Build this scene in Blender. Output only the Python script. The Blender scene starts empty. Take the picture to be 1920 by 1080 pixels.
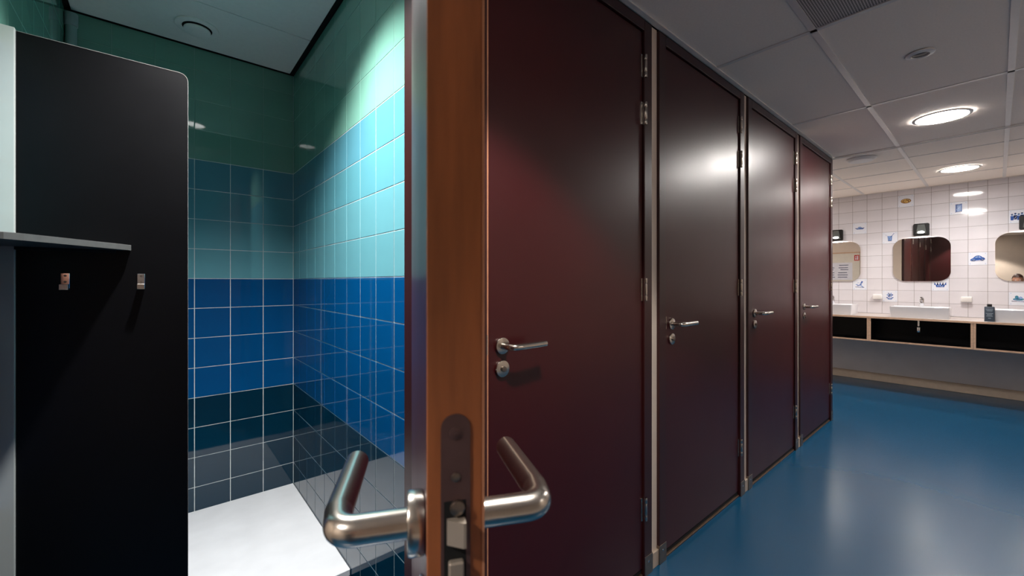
import bpy, bmesh, math, random
from mathutils import Vector, Matrix
random.seed(7)
S = bpy.context.scene
COL = S.collection
PI = math.pi

# ------------------------------------------------------------------ camera, world, exposure
cam = bpy.data.cameras.new('camera'); camo = bpy.data.objects.new('camera', cam); COL.objects.link(camo)
camo.location = (0, 0, 1.2976)
camo.rotation_euler = (PI/2, 0, 0.8647 - PI/2)
cam.sensor_width = 36; cam.lens = 775.854/1920*36; cam.shift_y = -11.75/1920
cam.clip_start = 0.01; cam.clip_end = 60
cam.dof.use_dof = True; cam.dof.focus_distance = 2.6; cam.dof.aperture_fstop = 8.0
S.camera = camo
w = bpy.data.worlds.new('world'); S.world = w; w.use_nodes = True
w.node_tree.nodes['Background'].inputs[0].default_value = (0.5, 0.55, 0.6, 1)
w.node_tree.nodes['Background'].inputs[1].default_value = 0.02
S.view_settings.view_transform = 'Standard'; S.view_settings.look = 'None'
S.view_settings.gamma = 1; S.view_settings.use_curve_mapping = False
S.view_settings.exposure = 0.0
S.cycles.max_bounces = 10; S.cycles.diffuse_bounces = 5; S.cycles.glossy_bounces = 6
S.cycles.sample_clamp_indirect = 6.0
S.cycles.use_denoising = True

SPOT_SHOWER = 265.0      # W
SPOT_NEAR = 150.0        # corridor lamp beside the camera
SPOT_MID = 40.0         # corridor lamp seen in the ceiling
SPOT_FAR = 34.0         # washroom lamps
DISC_EMIT = 240.0
DISC_EMIT_NEAR = 26.0
DISC_EMIT_FAR = 85.0
DISC_WARM = (1.0, 0.95, 0.905)
MIRROR_LAMP = 4.0

# ------------------------------------------------------------------ materials
def lin(c):
    return tuple(((v/255)/12.92 if v/255 <= .04045 else ((v/255+.055)/1.055)**2.4) for v in c) + (1,)
def mat(name, col, rough=.5, metal=0, spec=.5, noise=0, nscale=20, bump=0, bscale=60, rnoise=0, coat=0, stretch=None, emit=None, estr=0, coatr=.1):
    m = bpy.data.materials.new(name); m.use_nodes = True
    nt = m.node_tree; b = nt.nodes['Principled BSDF']
    b.inputs['Base Color'].default_value = lin(col); b.inputs['Roughness'].default_value = rough
    b.inputs['Metallic'].default_value = metal; b.inputs['Specular IOR Level'].default_value = spec
    b.inputs['Coat Weight'].default_value = coat; b.inputs['Coat Roughness'].default_value = coatr
    if emit: b.inputs['Emission Color'].default_value = lin(emit); b.inputs['Emission Strength'].default_value = estr
    if noise or bump or rnoise:
        tc = nt.nodes.new('ShaderNodeTexCoord'); mp = nt.nodes.new('ShaderNodeMapping')
        if stretch: mp.inputs['Scale'].default_value = stretch
        nt.links.new(tc.outputs['Object'], mp.inputs['Vector'])
    if noise:
        n = nt.nodes.new('ShaderNodeTexNoise'); n.inputs['Scale'].default_value = nscale; n.inputs['Detail'].default_value = 5
        nt.links.new(mp.outputs[0], n.inputs['Vector'])
        r = nt.nodes.new('ShaderNodeValToRGB')
        r.color_ramp.elements[0].position = .3; r.color_ramp.elements[1].position = .7
        r.color_ramp.elements[0].color = tuple(max(0, x*(1-noise)) for x in lin(col)[:3]) + (1,)
        r.color_ramp.elements[1].color = tuple(min(1, x*(1+noise)) for x in lin(col)[:3]) + (1,)
        nt.links.new(n.outputs['Fac'], r.inputs['Fac']); nt.links.new(r.outputs['Color'], b.inputs['Base Color'])
    if bump:
        n2 = nt.nodes.new('ShaderNodeTexNoise'); n2.inputs['Scale'].default_value = bscale; n2.inputs['Detail'].default_value = 3
        nt.links.new(mp.outputs[0], n2.inputs['Vector'])
        bp = nt.nodes.new('ShaderNodeBump'); bp.inputs['Strength'].default_value = bump; bp.inputs['Distance'].default_value = .002
        nt.links.new(n2.outputs['Fac'], bp.inputs['Height']); nt.links.new(bp.outputs['Normal'], b.inputs['Normal'])
    if rnoise:
        n3 = nt.nodes.new('ShaderNodeTexNoise'); n3.inputs['Scale'].default_value = 5; n3.inputs['Detail'].default_value = 6
        nt.links.new(mp.outputs[0], n3.inputs['Vector'])
        mr = nt.nodes.new('ShaderNodeMapRange'); mr.inputs['To Min'].default_value = max(0, rough-rnoise); mr.inputs['To Max'].default_value = rough+rnoise
        nt.links.new(n3.outputs['Fac'], mr.inputs['Value']); nt.links.new(mr.outputs[0], b.inputs['Roughness'])
    return m

M = {}
def tilemat(k, c, rough=.04): M[k] = mat('glazed_tile_'+k, c, rough, spec=.6, noise=.05, nscale=4, bump=.05, bscale=9)
tilemat('green', (116, 166, 150)); tilemat('teal', (104, 166, 176)); tilemat('teal_mid', (94, 158, 170)); tilemat('teal_deep', (88, 148, 164))
tilemat('blue', (4, 78, 132)); tilemat('navy', (4, 46, 66)); tilemat('white', (220, 216, 220), .07); tilemat('print_white', (228, 230, 238), .07)
M['grout'] = mat('grout', (212, 220, 218), .75, noise=.1, nscale=40)
M['grout_green_shade'] = mat('grout_green_shade', (128, 172, 158), .75, noise=.05, nscale=40)  # green tint stands in for shade on the joints between green tiles
M['grout_grey'] = mat('grout_grey', (150, 143, 142), .85, noise=.1, nscale=40)
M['door'] = mat('burgundy_laminate', (56, 4, 8), .365, spec=.5, noise=.08, nscale=3, rnoise=.03, bump=.03, bscale=300)
M['frame'] = mat('burgundy_frame_paint', (50, 17, 17), .36, noise=.15, nscale=12, stretch=(1, 1, .2))
M['wood'] = mat('door_edge_lipping_wood', (150, 86, 46), .45, noise=.3, nscale=16, stretch=(3, 3, .35), bump=.1, bscale=80)
M['edge_line'] = mat('pale_laminate_edge', (190, 130, 95), .5, noise=.1)
M['steel'] = mat('brushed_steel', (200, 192, 182), .24, 1, noise=.05, nscale=60, bump=.03, bscale=200)
M['steel_dull'] = mat('dull_steel', (140, 128, 118), .38, 1, noise=.1, nscale=30)
M['lockplate'] = mat('lock_plate_steel', (96, 72, 70), .5, .5, noise=.15, nscale=30)
M['bolt'] = mat('bolt_metal', (168, 156, 142), .45, .5, noise=.1)
M['bronze'] = mat('bronze_threshold', (104, 84, 70), .4, .6, noise=.15)
M['chrome'] = mat('chrome', (225, 225, 228), .06, 1, noise=.02, nscale=30)
M['black'] = mat('black_laminate', (4, 4, 6), .38, spec=.18, noise=.15, nscale=30, rnoise=.04)
M['deep_black'] = mat('black_cavity', (6, 6, 7), .9, noise=.1)
M['rim'] = mat('panel_edge_glint', (140, 138, 134), .4, noise=.05)  # pale colour painted for light caught on the black panel's edge
M['shelf'] = mat('grey_shelf_laminate', (78, 76, 74), .45, noise=.1, nscale=60)
M['white_post'] = mat('white_post_paint', (168, 172, 168), .5, noise=.03, nscale=8)
M['tray'] = mat('white_composite_tray', (236, 238, 240), .3, noise=.05, nscale=7, bump=.05, bscale=40)
M['beige'] = mat('beige_wall_paint', (222, 206, 190), .7, noise=.04, nscale=6, bump=.08, bscale=150)
M['greywall'] = mat('grey_wall_paint', (200, 200, 206), .65, noise=.04, nscale=6, bump=.08, bscale=150)
M['skirt'] = mat('beige_skirting', (178, 162, 146), .5, noise=.06, nscale=20)
M['ceil'] = mat('ceiling_panel', (250, 238, 226), .85, noise=.03, nscale=120, bump=.15, bscale=400)
M['bar'] = mat('ceiling_grid_metal', (226, 220, 214), .3, .1, noise=.03)
M['ceil_wet'] = mat('wet_ceiling_panel', (246, 244, 240), .7, noise=.02, nscale=60)
M['plastic'] = mat('white_plastic', (228, 224, 220), .35, noise=.02)
M['ply'] = mat('plywood_edge', (206, 170, 142), .55, noise=.18, nscale=30, stretch=(1, 1, 8))
M['top'] = mat('grey_counter_laminate', (176, 164, 158), .3, noise=.08, nscale=60)
M['ceramic'] = mat('white_ceramic', (232, 232, 236), .08, noise=.01)
M['mirror'] = mat('mirror_silver', (225, 222, 218), .015, 1, noise=.01)
M['lampblack'] = mat('black_lamp_metal', (18, 18, 20), .35, noise=.1)
M['hood'] = mat('smoked_lamp_hood', (98, 102, 100), .2, noise=.1)
M['bottle'] = mat('dark_blue_grey_bottle', (58, 70, 84), .35, noise=.1)
M['label'] = mat('pale_bottle_print', (150, 165, 175), .5, noise=.05)
M['paper'] = mat('white_paper', (226, 226, 236), .7, noise=.03)
M['board'] = mat('cream_board', (222, 214, 200), .5, noise=.03)
M['ink'] = mat('dark_ink', (70, 74, 100), .7, noise=.1)
M['red'] = mat('red_sign_print', (200, 50, 40), .5, noise=.05)
M['p_blue'] = mat('printed_delft_blue', (50, 88, 160), .15, noise=.25, nscale=90)
M['p_pale'] = mat('printed_pale_blue', (128, 158, 206), .15, noise=.2, nscale=90)
M['p_dark'] = mat('printed_dark_blue', (24, 38, 78), .15, noise=.2, nscale=90)
M['p_teal'] = mat('printed_turquoise', (60, 128, 150), .15, noise=.25, nscale=90)
M['p_brown'] = mat('printed_brown', (128, 84, 48), .15, noise=.35, nscale=120)
M['p_ochre'] = mat('printed_ochre', (206, 168, 96), .15, noise=.3, nscale=120)
def glow(name, col, s):
    m = bpy.data.materials.new(name); m.use_nodes = True; nt = m.node_tree
    b = nt.nodes['Principled BSDF']; b.inputs['Base Color'].default_value = (.8, .8, .8, 1)
    b.inputs['Emission Color'].default_value = (*col, 1); b.inputs['Emission Strength'].default_value = s
    return m
M['lamp'] = glow('lamp_diffuser', DISC_WARM, DISC_EMIT)
M['lamp_near'] = glow('lamp_diffuser_near', DISC_WARM, DISC_EMIT_NEAR)
M['lamp_far'] = glow('lamp_diffuser_washroom', DISC_WARM, DISC_EMIT_FAR)
M['lamp_cool'] = glow('shower_lamp_diffuser', (1, .985, .97), 8)
M['lamp_mirror'] = glow('mirror_lamp_tube', (1, .96, .9), 25)
# glass shade of the mirror lamps
g = bpy.data.materials.new('frosted_glass'); g.use_nodes = True
gb = g.node_tree.nodes['Principled BSDF']; gb.inputs['Transmission Weight'].default_value = .85
gb.inputs['Base Color'].default_value = lin((205, 215, 212)); gb.inputs['Roughness'].default_value = .25
M['glass'] = g
# resin floor: glossy blue with faint cloudy wear
f = mat('blue_resin_floor', (0, 68, 102), .27, spec=.5, noise=.04, nscale=1.4)
M['floor'] = f
# perforated vent panel: rows of tiny holes
def perforated():
    m = bpy.data.materials.new('perforated_metal'); m.use_nodes = True; nt = m.node_tree; N = nt.nodes; L = nt.links
    b = N['Principled BSDF']; b.inputs['Roughness'].default_value = .5
    tc = N.new('ShaderNodeTexCoord'); mp = N.new('ShaderNodeMapping'); mp.inputs['Scale'].default_value = (110, 110, 110)
    fr = N.new('ShaderNodeVectorMath'); fr.operation = 'FRACTION'
    sb = N.new('ShaderNodeVectorMath'); sb.operation = 'SUBTRACT'; sb.inputs[1].default_value = (.5, .5, 0)
    ml = N.new('ShaderNodeVectorMath'); ml.operation = 'MULTIPLY'; ml.inputs[1].default_value = (1, 1, 0)
    ln = N.new('ShaderNodeVectorMath'); ln.operation = 'LENGTH'
    lt = N.new('ShaderNodeMath'); lt.operation = 'LESS_THAN'; lt.inputs[1].default_value = .38
    mx = N.new('ShaderNodeMix'); mx.data_type = 'RGBA'
    mx.inputs[6].default_value = lin((206, 200, 196)); mx.inputs[7].default_value = lin((22, 21, 20))
    L.new(tc.outputs['Object'], mp.inputs[0]); L.new(mp.outputs[0], fr.inputs[0]); L.new(fr.outputs[0], sb.inputs[0])
    L.new(sb.outputs[0], ml.inputs[0]); L.new(ml.outputs[0], ln.inputs[0]); L.new(ln.outputs['Value'], lt.inputs[0])
    L.new(lt.outputs[0], mx.inputs[0]); L.new(mx.outputs[2], b.inputs['Base Color'])
    return m
M['perf'] = perforated()

# ------------------------------------------------------------------ helpers
def bm_box(bm, x0, x1, y0, y1, z0, z1, bev=0, seg=1):
    r = bmesh.ops.create_cube(bm, size=1)
    vs = r['verts']
    bmesh.ops.scale(bm, vec=(x1-x0, y1-y0, z1-z0), verts=vs)
    bmesh.ops.translate(bm, vec=((x0+x1)/2, (y0+y1)/2, (z0+z1)/2), verts=vs)
    if bev:
        es = list({e for v in vs for e in v.link_edges})
        bmesh.ops.bevel(bm, geom=es, offset=bev, segments=seg, affect='EDGES', profile=.5)
    return bm
def box(*a, **k): return bm_box(bmesh.new(), *a, **k)
def bm_cyl(bm, c, r, h, axis='z', seg=32, r2=None, bev=0):
    res = bmesh.ops.create_cone(bm, cap_ends=True, segments=seg, radius1=r, radius2=r if r2 is None else r2, depth=h)
    vs = res['verts']
    if bev:
        es = [e for e in {e for v in vs for e in v.link_edges} if any(len(f.verts) > 4 for f in e.link_faces)]
        rb = bmesh.ops.bevel(bm, geom=es, offset=bev, segments=2, affect='EDGES', profile=.5)
        vs = list({v for v in vs if v.is_valid} | {v for f in rb['faces'] for v in f.verts})
    R = {'z': Matrix(), 'x': Matrix.Rotation(PI/2, 4, 'Y'), 'y': Matrix.Rotation(-PI/2, 4, 'X')}[axis]
    bmesh.ops.transform(bm, matrix=Matrix.Translation(Vector(c)) @ R, verts=vs)
    return bm
def cyl(*a, **k): return bm_cyl(bmesh.new(), *a, **k)
def fillet(pts, r, n=8):
    pts = [Vector(p) for p in pts]; out = [pts[0]]
    for i in range(1, len(pts)-1):
        a, b, c = pts[i-1], pts[i], pts[i+1]
        u = (a-b).normalized(); v = (c-b).normalized()
        ang = u.angle(v); t = min(r/math.tan(ang/2), (a-b).length*.49, (c-b).length*.49)
        p, q = b+u*t, b+v*t
        for k in range(n+1):
            s = k/n; out.append((1-s)**2*p + 2*s*(1-s)*b*1.0 + s*s*q)
    out.append(pts[-1]); return out
def bm_tube(bm, pts, r, seg=16):
    pts = [Vector(p) for p in pts]; rings = []
    t0 = (pts[1]-pts[0]).normalized()
    up = Vector((0, 0, 1)) if abs(t0.z) < .9 else Vector((1, 0, 0))
    nrm = t0.cross(up).normalized()
    for i, p in enumerate(pts):
        t = ((pts[min(i+1, len(pts)-1)] - pts[max(i-1, 0)])).normalized()
        nrm = (nrm - t*nrm.dot(t)).normalized(); bn = t.cross(nrm)
        rr = r[i] if isinstance(r, (list, tuple)) else r
        rings.append([bm.verts.new(p + (nrm*math.cos(a)+bn*math.sin(a))*rr) for a in [2*PI*k/seg for k in range(seg)]])
    for a, b in zip(rings, rings[1:]):
        for k in range(seg): bm.faces.new((a[k], a[(k+1) % seg], b[(k+1) % seg], b[k]))
    bm.faces.new(rings[0][::-1]); bm.faces.new(rings[-1])
    return bm
def tube(*a, **k): return bm_tube(bmesh.new(), *a, **k)
def rrect(wd, ht, r, n=8):
    pts = []
    for cx, cy, a0 in ((wd/2-r, ht/2-r, 0), (-wd/2+r, ht/2-r, 90), (-wd/2+r, -ht/2+r, 180), (wd/2-r, -ht/2+r, 270)):
        for k in range(n+1):
            a = math.radians(a0+90*k/n); pts.append((cx+r*math.cos(a), cy+r*math.sin(a)))
    return pts
def bm_prism(bm, pts, d, M4=None, bev=0):
    """2D outline (u,v) extruded 0..d along the third axis; M4 maps (u,v,w) to the scene."""
    lo = [bm.verts.new((u, v, 0)) for u, v in pts]; hi = [bm.verts.new((u, v, d)) for u, v in pts]
    n = len(pts); f1 = bm.faces.new(lo[::-1]); f2 = bm.faces.new(hi)
    for i in range(n): bm.faces.new((lo[i], lo[(i+1) % n], hi[(i+1) % n], hi[i]))
    vs = lo+hi
    if bev:
        es = list(f2.edges)
        rb = bmesh.ops.bevel(bm, geom=es, offset=bev, segments=2, affect='EDGES', profile=.5)
        vs = list({v for v in vs if v.is_valid} | {v for f in rb['faces'] for v in f.verts})
    if M4 is not None: bmesh.ops.transform(bm, matrix=M4, verts=vs)
    return bm
def basis(u, v, wv, o=(0, 0, 0)):
    m = Matrix((Vector(u), Vector(v), Vector(wv))).transposed().to_4x4(); m.translation = Vector(o); return m
def obj(name, bm, m, parent=None, loc=(0, 0, 0), smooth=False, label=None, rot=None):
    me = bpy.data.meshes.new(name)
    bmesh.ops.recalc_face_normals(bm, faces=bm.faces)
    bm.to_mesh(me); bm.free(); me.materials.append(m)
    if smooth:
        for p in me.polygons: p.use_smooth = True
        try: me.set_sharp_from_angle(angle=math.radians(35))
        except Exception: pass
    o = bpy.data.objects.new(name, me); COL.objects.link(o); o.parent = parent; o.location = loc
    if rot: o.rotation_euler = rot
    if label: o['label'] = label
    return o
def tag(o, label, cat, group=None, kind=None):
    o['label'] = label; o['category'] = cat
    if group: o['group'] = group
    if kind: o['kind'] = kind
    return o
def thing(name, loc, label, cat, group=None, kind=None, rz=0):
    o = bpy.data.objects.new(name, None); COL.objects.link(o); o.location = loc; o.rotation_euler = (0, 0, rz)
    o.empty_display_size = .1
    return tag(o, label, cat, group, kind)
def dup(o, parent):
    c = o.copy(); COL.objects.link(c); c.parent = parent
    for ch in list(o.children): dup(ch, c)
    return c
def dup_thing(root, loc, label):
    kids = list(root.children)
    c = root.copy(); COL.objects.link(c); c.location = loc; c['label'] = label
    for ch in kids: dup(ch, c)
    return c

D, XR, XL, YB, XF = 1.0147, .5851, -.31, 2.6157, 7.145
HC, HS = 2.454, 2.474         # ceiling heights: corridor, shower
LW, PITCH, L2 = .857, 1.0463, 1.808
XEND = 4.85
YW = -1.8                    # corridor wall opposite the doors
XB = -1.9                     # wall behind the camera
YWASH = 3.3                   # far side of the washroom

# ------------------------------------------------------------------ setting
tag(obj('floor', box(XB-.1, XF+.1, YW-.1, YWASH+.1, -.06, 0), M['floor']),
    'glossy blue resin floor running from the cubicles to the washroom', 'floor', kind='structure')
tag(obj('wall_far', box(XF+.004, XF+.12, YW-.1, YWASH+.1, 0, HC), M['greywall']),
    'far washroom wall, white tiles above the counter and grey paint below', 'wall', kind='structure')
tag(obj('wall_opposite', box(XB, XF, YW-.1, YW, 0, HC), M['beige']),
    'plain beige corridor wall opposite the row of doors', 'wall', kind='structure')
tag(obj('wall_rear', box(XB-.1, XB, YW-.1, YWASH, 0, HC), M['beige']),
    'plain beige wall behind the camera seen in the right mirror', 'wall', kind='structure')
tag(obj('wall_cubicle_end', box(XEND-.06, XEND, D+.02, YWASH, 0, HC), M['beige']),
    'beige end wall of the cubicle block, facing the washbasins', 'wall', kind='structure')
tag(obj('wall_washroom_side', box(XEND, XF, YWASH, YWASH+.1, 0, HC), M['beige']),
    'beige side wall of the washroom beyond the cubicle block', 'wall', kind='structure')
tag(obj('wall_entrance', box(XB, -.36, D+.02, D+.16, 0, HC), M['beige']),
    'beige wall left of the open cubicle door', 'wall', kind='structure')

def tile_mesh(th=.006, j=.0034, s=.15, bev=.0007):
    # unit-sized face in local x,z ; front at -y
    bm = box(-(s-j)/2, (s-j)/2, 0, th, -(s-j)/2, (s-j)/2)
    es = [e for e in bm.edges if all(abs(v.co.y) < 1e-6 for v in e.verts)]
    bmesh.ops.bevel(bm, geom=es, offset=bev, segments=1, affect='EDGES')
    me = bpy.data.meshes.new('tile'); bm.to_mesh(me); bm.free(); return me
def tile_set(mats): 
    out = {}
    base = tile_mesh()
    for k in mats:
        me = base.copy(); me.materials.append(M[k]); out[k] = me
    return out
TM = tile_set(['green', 'teal', 'teal_mid', 'teal_deep', 'blue', 'navy', 'white', 'print_white'])
TH = .004
def lay(wall, origin, direction, normal_rot, us, vs, pick, label_fn=None):
    """origin + direction*u, z=v; us, vs are edge lists; tile front stands TH proud of the bed."""
    d = Vector(direction); made = {}
    for i, (u0, u1) in enumerate(zip(us, us[1:])):
        for j, (v0, v1) in enumerate(zip(vs, vs[1:])):
            k = pick(i, j, (u0+u1)/2, (v0+v1)/2)
            if not k: continue
            o = bpy.data.objects.new('tile', TM[k]); COL.objects.link(o); o.parent = wall
            p = Vector(origin) + d*((u0+u1)/2); o.location = (p.x, p.y, (v0+v1)/2)
            a, b = abs(u1-u0), abs(v1-v0)
            o.scale = ((a-.0034)/(.15-.0034), 1, (b-.0034)/(.15-.0034))
            o.rotation_euler = (random.gauss(0, .0008), 0, normal_rot + random.gauss(0, .0008))
            made[(i, j)] = o
    return made

# shower walls
ZS = 1.3137
rows = [0.0]
z = ZS - .15*8
while z < HS-.02: rows.append(z); z += .15
rows.append(HS)
def shade(i, j, u, v):
    k = (v-ZS)/.15
    if k > 4: return 'green'
    if k > 3: return 'teal_deep'
    if k > 2: return 'teal_mid'
    if k > 0: return 'teal'
    if k > -4: return 'blue'
    return 'navy'
wb = obj('wall_shower_back', box(-.4, 4.8, YB+.0012, YB+.1, 0, HS), M['grout'])
tag(wb, 'back shower wall of square tiles, green over teal over blue', 'wall', kind='structure')
lay(wb, (XR, YB, 0), (-1, 0, 0), 0, [0, .15, .30, .45, .60, .75, .895], [r for r in rows if r > .1], shade)
wr = obj('wall_shower_right', box(XR+.0012, XR+.155, D+.03, YB+.0012, 0, HC), M['grout'])
tag(wr, 'brightly lit right shower wall of glossy green, teal and blue tiles', 'wall', kind='structure')
uy = [0, .1339] + [.1339+.15*k for k in range(1, 9)] + [YB-1.19]
lay(wr, (XR, YB, 0), (0, -1, 0), -PI/2, uy, rows, shade)
wl = obj('wall_shower_left', box(XL-.15, XL-.0012, D+.03, YB+.0012, 0, HC), M['grout'])
tag(wl, 'left shower wall of green tiles above the black partition', 'wall', kind='structure')
lay(wl, (XL, YB, 0), (0, -1, 0), PI/2, uy, rows, lambda i, j, u, v: shade(i, j, u, v) if YB-u > 1.2 else None)
for wo, bx in ((wb, (XL, XR, YB+.0009, YB+.002)), (wr, (XR+.0009, XR+.002, 1.19, YB)), (wl, (XL-.002, XL-.0009, 1.4, YB))):
    obj('shaded_grout_bed', box(*bx, ZS+.603, HC if wo is not wb else HS), M['grout_green_shade'], wo)  # thin sheet over the upper grout, shade put into its colour
# partitions between the closed cubicles, their fronts are the beige strips between the door frames
for k in range(2):
    x = L2 - .063 + k*PITCH
    tag(obj('wall_partition', box(x-.065, x-.001, D+.003, YB, 0, HC), M['beige']),
        ['narrow beige wall strip between the first and second closed doors', 'narrow beige wall strip between the second and third closed doors'][k], 'wall', kind='structure')
x = L2 - .063 + 2*PITCH
tag(obj('wall_partition', box(x-.065, x-.001, D+.003, YB, 0, HC), M['beige']), 'narrow beige wall strip between the third and last closed doors', 'wall', kind='structure')

tag(obj('wall_partition', box(.6375, .6975, D+.003, D+.0295, 0, HC), M['beige']), 'beige wall strip behind the open door, before the first closed door', 'wall', kind='structure')
# far wall tiles
ZF, OY = 1.3369, -.0803
fr = [.885] + [ZF+.15*k for k in range(-2, 8)] + [HC]
fy = [YW+.002] + [OY+.15*k for k in range(-11, 15)]
far = bpy.data.objects['wall_far']
bed = obj('tile_bed', box(XF-TH+.0012, XF+.004, fy[0], fy[-1], .885, HC), M['grout_grey'], far)
DEC = {}
def far_pick(i, j, u, v):
    c = math.floor((u-OY)/.15); r = math.floor((v-ZF)/.15)
    return 'print_white' if (c, r) in DEC else 'white'
# (column, row): motif ; columns count towards +Y
DEC.update({(5, 6): 'plate', (8, 4): 'boat', (6, 3): 'cup', (2, 5): 'locker', (-1, 4): 'group', (1, 1): 'car',
            (8, -1): 'skater', (6, -2): 'flower', (3, -1): 'crown', (-1, -2): 'swimmer'})
ft = lay(far, (XF-TH, 0, 0), (0, 1, 0), -PI/2, fy, fr, far_pick)
for o in ft.values():
    pass

# motifs drawn as flat prints; coordinates in tile units, u to the viewer's right
def poly(bm, pts, cx, cz, s, zoff, flip=True):
    vs = [bm.verts.new((XF-TH-.0006-zoff, cx - u*s, cz + v*s)) for u, v in pts]
    bm.faces.new(vs)
def ell(cx, cy, a, b, n=18, r=0):
    return [(cx+a*math.cos(t)*math.cos(r)-b*math.sin(t)*math.sin(r), cy+a*math.cos(t)*math.sin(r)+b*math.sin(t)*math.cos(r)) for t in [2*PI*k/n for k in range(n)]]
def line(x0, y0, x1, y1, w):
    dx, dy = x1-x0, y1-y0; L = math.hypot(dx, dy); nx, ny = -dy/L*w/2, dx/L*w/2
    return [(x0+nx, y0+ny), (x0-nx, y0-ny), (x1-nx, y1-ny), (x1+nx, y1+ny)]
def motif(kind):
    P = []
    if kind == 'plate':
        P += [('p_brown', ell(0, 0, .72, .46)), ('p_ochre', ell(0, .02, .62, .36))]
        for (x, y, a) in ((-.3, .1, .5), (-.05, -.05, 1.2), (.2, .12, .2), (.35, -.08, 2), (-.2, -.18, .3), (.05, .2, 1), (-.42, -.05, 2.2)):
            P.append(('p_brown', ell(x, y, .17, .07, 10, a)))
        P.append(('p_dark', ell(.42, .17, .09, .06)))
    elif kind == 'boat':
        P += [('p_blue', [(-.75, .05), (.75, .05), (.45, -.2), (-.4, -.22)]), ('p_dark', line(-.75, .06, .75, .06, .06)),
              ('p_pale', [(-.35, .1), (.35, .1), (.2, .3), (-.15, .34)]), ('p_blue', line(-.1, .1, .1, .38, .05)), ('p_pale', ell(0, -.1, .4, .06))]
    elif kind == 'cup':
        P += [('p_pale', [(-.36, .35), (.36, .35), (.26, -.6), (-.26, -.6)]), ('p_blue', line(.1, .1, .62, .85, .07)), ('p_blue', line(-.36, .35, -.62, .6, .05)),
              ('p_dark', line(-.28, -.6, .28, -.6, .09))]
        for k in range(4): P.append(('p_blue', ell(-.24+.16*k, -.25, .05, .17)))
        P.append(('p_blue', line(-.34, .15, .34, .15, .05)))
    elif kind == 'locker':
        P += [('p_blue', [(-.38, -.72), (.42, -.62), (.42, .72), (-.38, .66)]), ('p_pale', [(-.16, -.55), (.3, -.5), (.3, .5), (-.16, .48)]),
              ('p_dark', line(-.4, -.72, .42, -.62, .08)), ('p_dark', line(-.22, -.66, -.22, .66, .04)), ('p_dark', line(-.4, .66, .42, .72, .07))]
    elif kind == 'group':
        for k, x in enumerate((-.75, -.4, -.05, .3, .65)):
            y = .12*(k % 2)
            P += [(('p_blue', 'p_dark')[k % 2], [(x-.15, -.6+y), (x+.15, -.6+y), (x+.2, .1+y), (x-.18, .12+y)]), ('p_pale', ell(x, .3+y, .12, .15)), ('p_dark', ell(x, .4+y, .13, .09))]
    elif kind == 'car':
        P += [('p_blue', [(-.82, -.34), (.8, -.22), (.84, -.02), (.72, .16), (.5, .26), (.38, .44), (.12, .56), (-.2, .52), (-.42, .3), (-.62, .06), (-.8, -.04), (-.88, -.2)]),
              ('p_pale', [(-.36, .12), (.02, .16), (.0, .46), (-.18, .42)]), ('p_pale', [(.1, .17), (.4, .2), (.3, .38), (.1, .46)]), ('p_pale', [(-.74, -.12), (-.4, .02), (-.3, -.2), (-.6, -.26)]),
              ('p_dark', ell(-.45, -.33, .17, .15)), ('p_dark', ell(.48, -.22, .17, .15)), ('p_pale', ell(-.45, -.33, .08, .07)), ('p_pale', ell(.48, -.22, .08, .07)),
              ('p_dark', line(-.8, -.4, .75, -.36, .06))]
    elif kind == 'skater':
        P += [('p_blue', ell(.35, .5, .14, .16)), ('p_blue', line(.3, .4, .1, -.1, .24)), ('p_pale', line(.1, -.1, .5, -.55, .18)), ('p_blue', line(.1, -.1, -.4, -.3, .15)),
              ('p_pale', line(.25, .25, -.35, .35, .1)), ('p_dark', line(-.7, -.5, .7, -.62, .1)), ('p_pale', ell(-.45, -.05, .2, .12))]
    elif kind == 'flower':
        for k in range(6): P.append((('p_blue', 'p_pale')[k % 2], ell(.32*math.cos(k*PI/3), .25+.28*math.sin(k*PI/3), .17, .12, 12, k*PI/3)))
        P += [('p_dark', ell(0, .25, .12, .12)), ('p_blue', line(0, .05, 0, -.65, .08)), ('p_blue', ell(-.3, -.35, .28, .1, 12, -.6)), ('p_blue', ell(.3, -.35, .28, .1, 12, .6)), ('p_pale', ell(0, -.6, .35, .08))]
    elif kind == 'crown':
        P += [('p_blue', [(-.5, -.45), (.5, -.45), (.6, 0), (-.6, 0)])]
        for k in range(5): x = -.64+.32*k; P += [(('p_blue', 'p_dark')[k % 2], [(x-.13, -.05), (x+.13, -.05), (x*1.15, .5)])]
        for k in range(3): P.append(('p_pale', ell(-.3+.3*k, -.2, .1, .12)))
    elif kind == 'swimmer':
        P += [('p_teal', ell(-.05, -.1, .62, .22)), ('p_teal', ell(-.25, .25, .2, .26)), ('p_pale', ell(.15, .15, .2, .2)), ('p_dark', line(-.8, -.42, .8, -.5, .09)), ('p_teal', line(.3, 0, .8, -.3, .16)),
              ('p_pale', ell(-.3, -.15, .2, .07))]
    rs_ = random.Random(len(kind)*7+ord(kind[0])); Q = [p for m_, p in P if len(p) >= 4]
    for k in range(14):                       # fine brush strokes inside the drawn shapes
        p = rs_.choice(Q); n_ = len(p); i = rs_.randrange(n_); j = (i + n_//2) % n_
        t1, t2 = rs_.uniform(.15, .4), rs_.uniform(.6, .85)
        a_ = (p[i][0]*(1-t1)+p[j][0]*t1, p[i][1]*(1-t1)+p[j][1]*t1); b_ = (p[i][0]*(1-t2)+p[j][0]*t2, p[i][1]*(1-t2)+p[j][1]*t2)
        if math.hypot(a_[0]-b_[0], a_[1]-b_[1]) > .03: P.append((rs_.choice(['p_dark', 'p_pale', 'print_white'] if kind != 'plate' else ['p_dark', 'p_ochre']), line(a_[0], a_[1], b_[0], b_[1], .035)))
    return P
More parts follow.
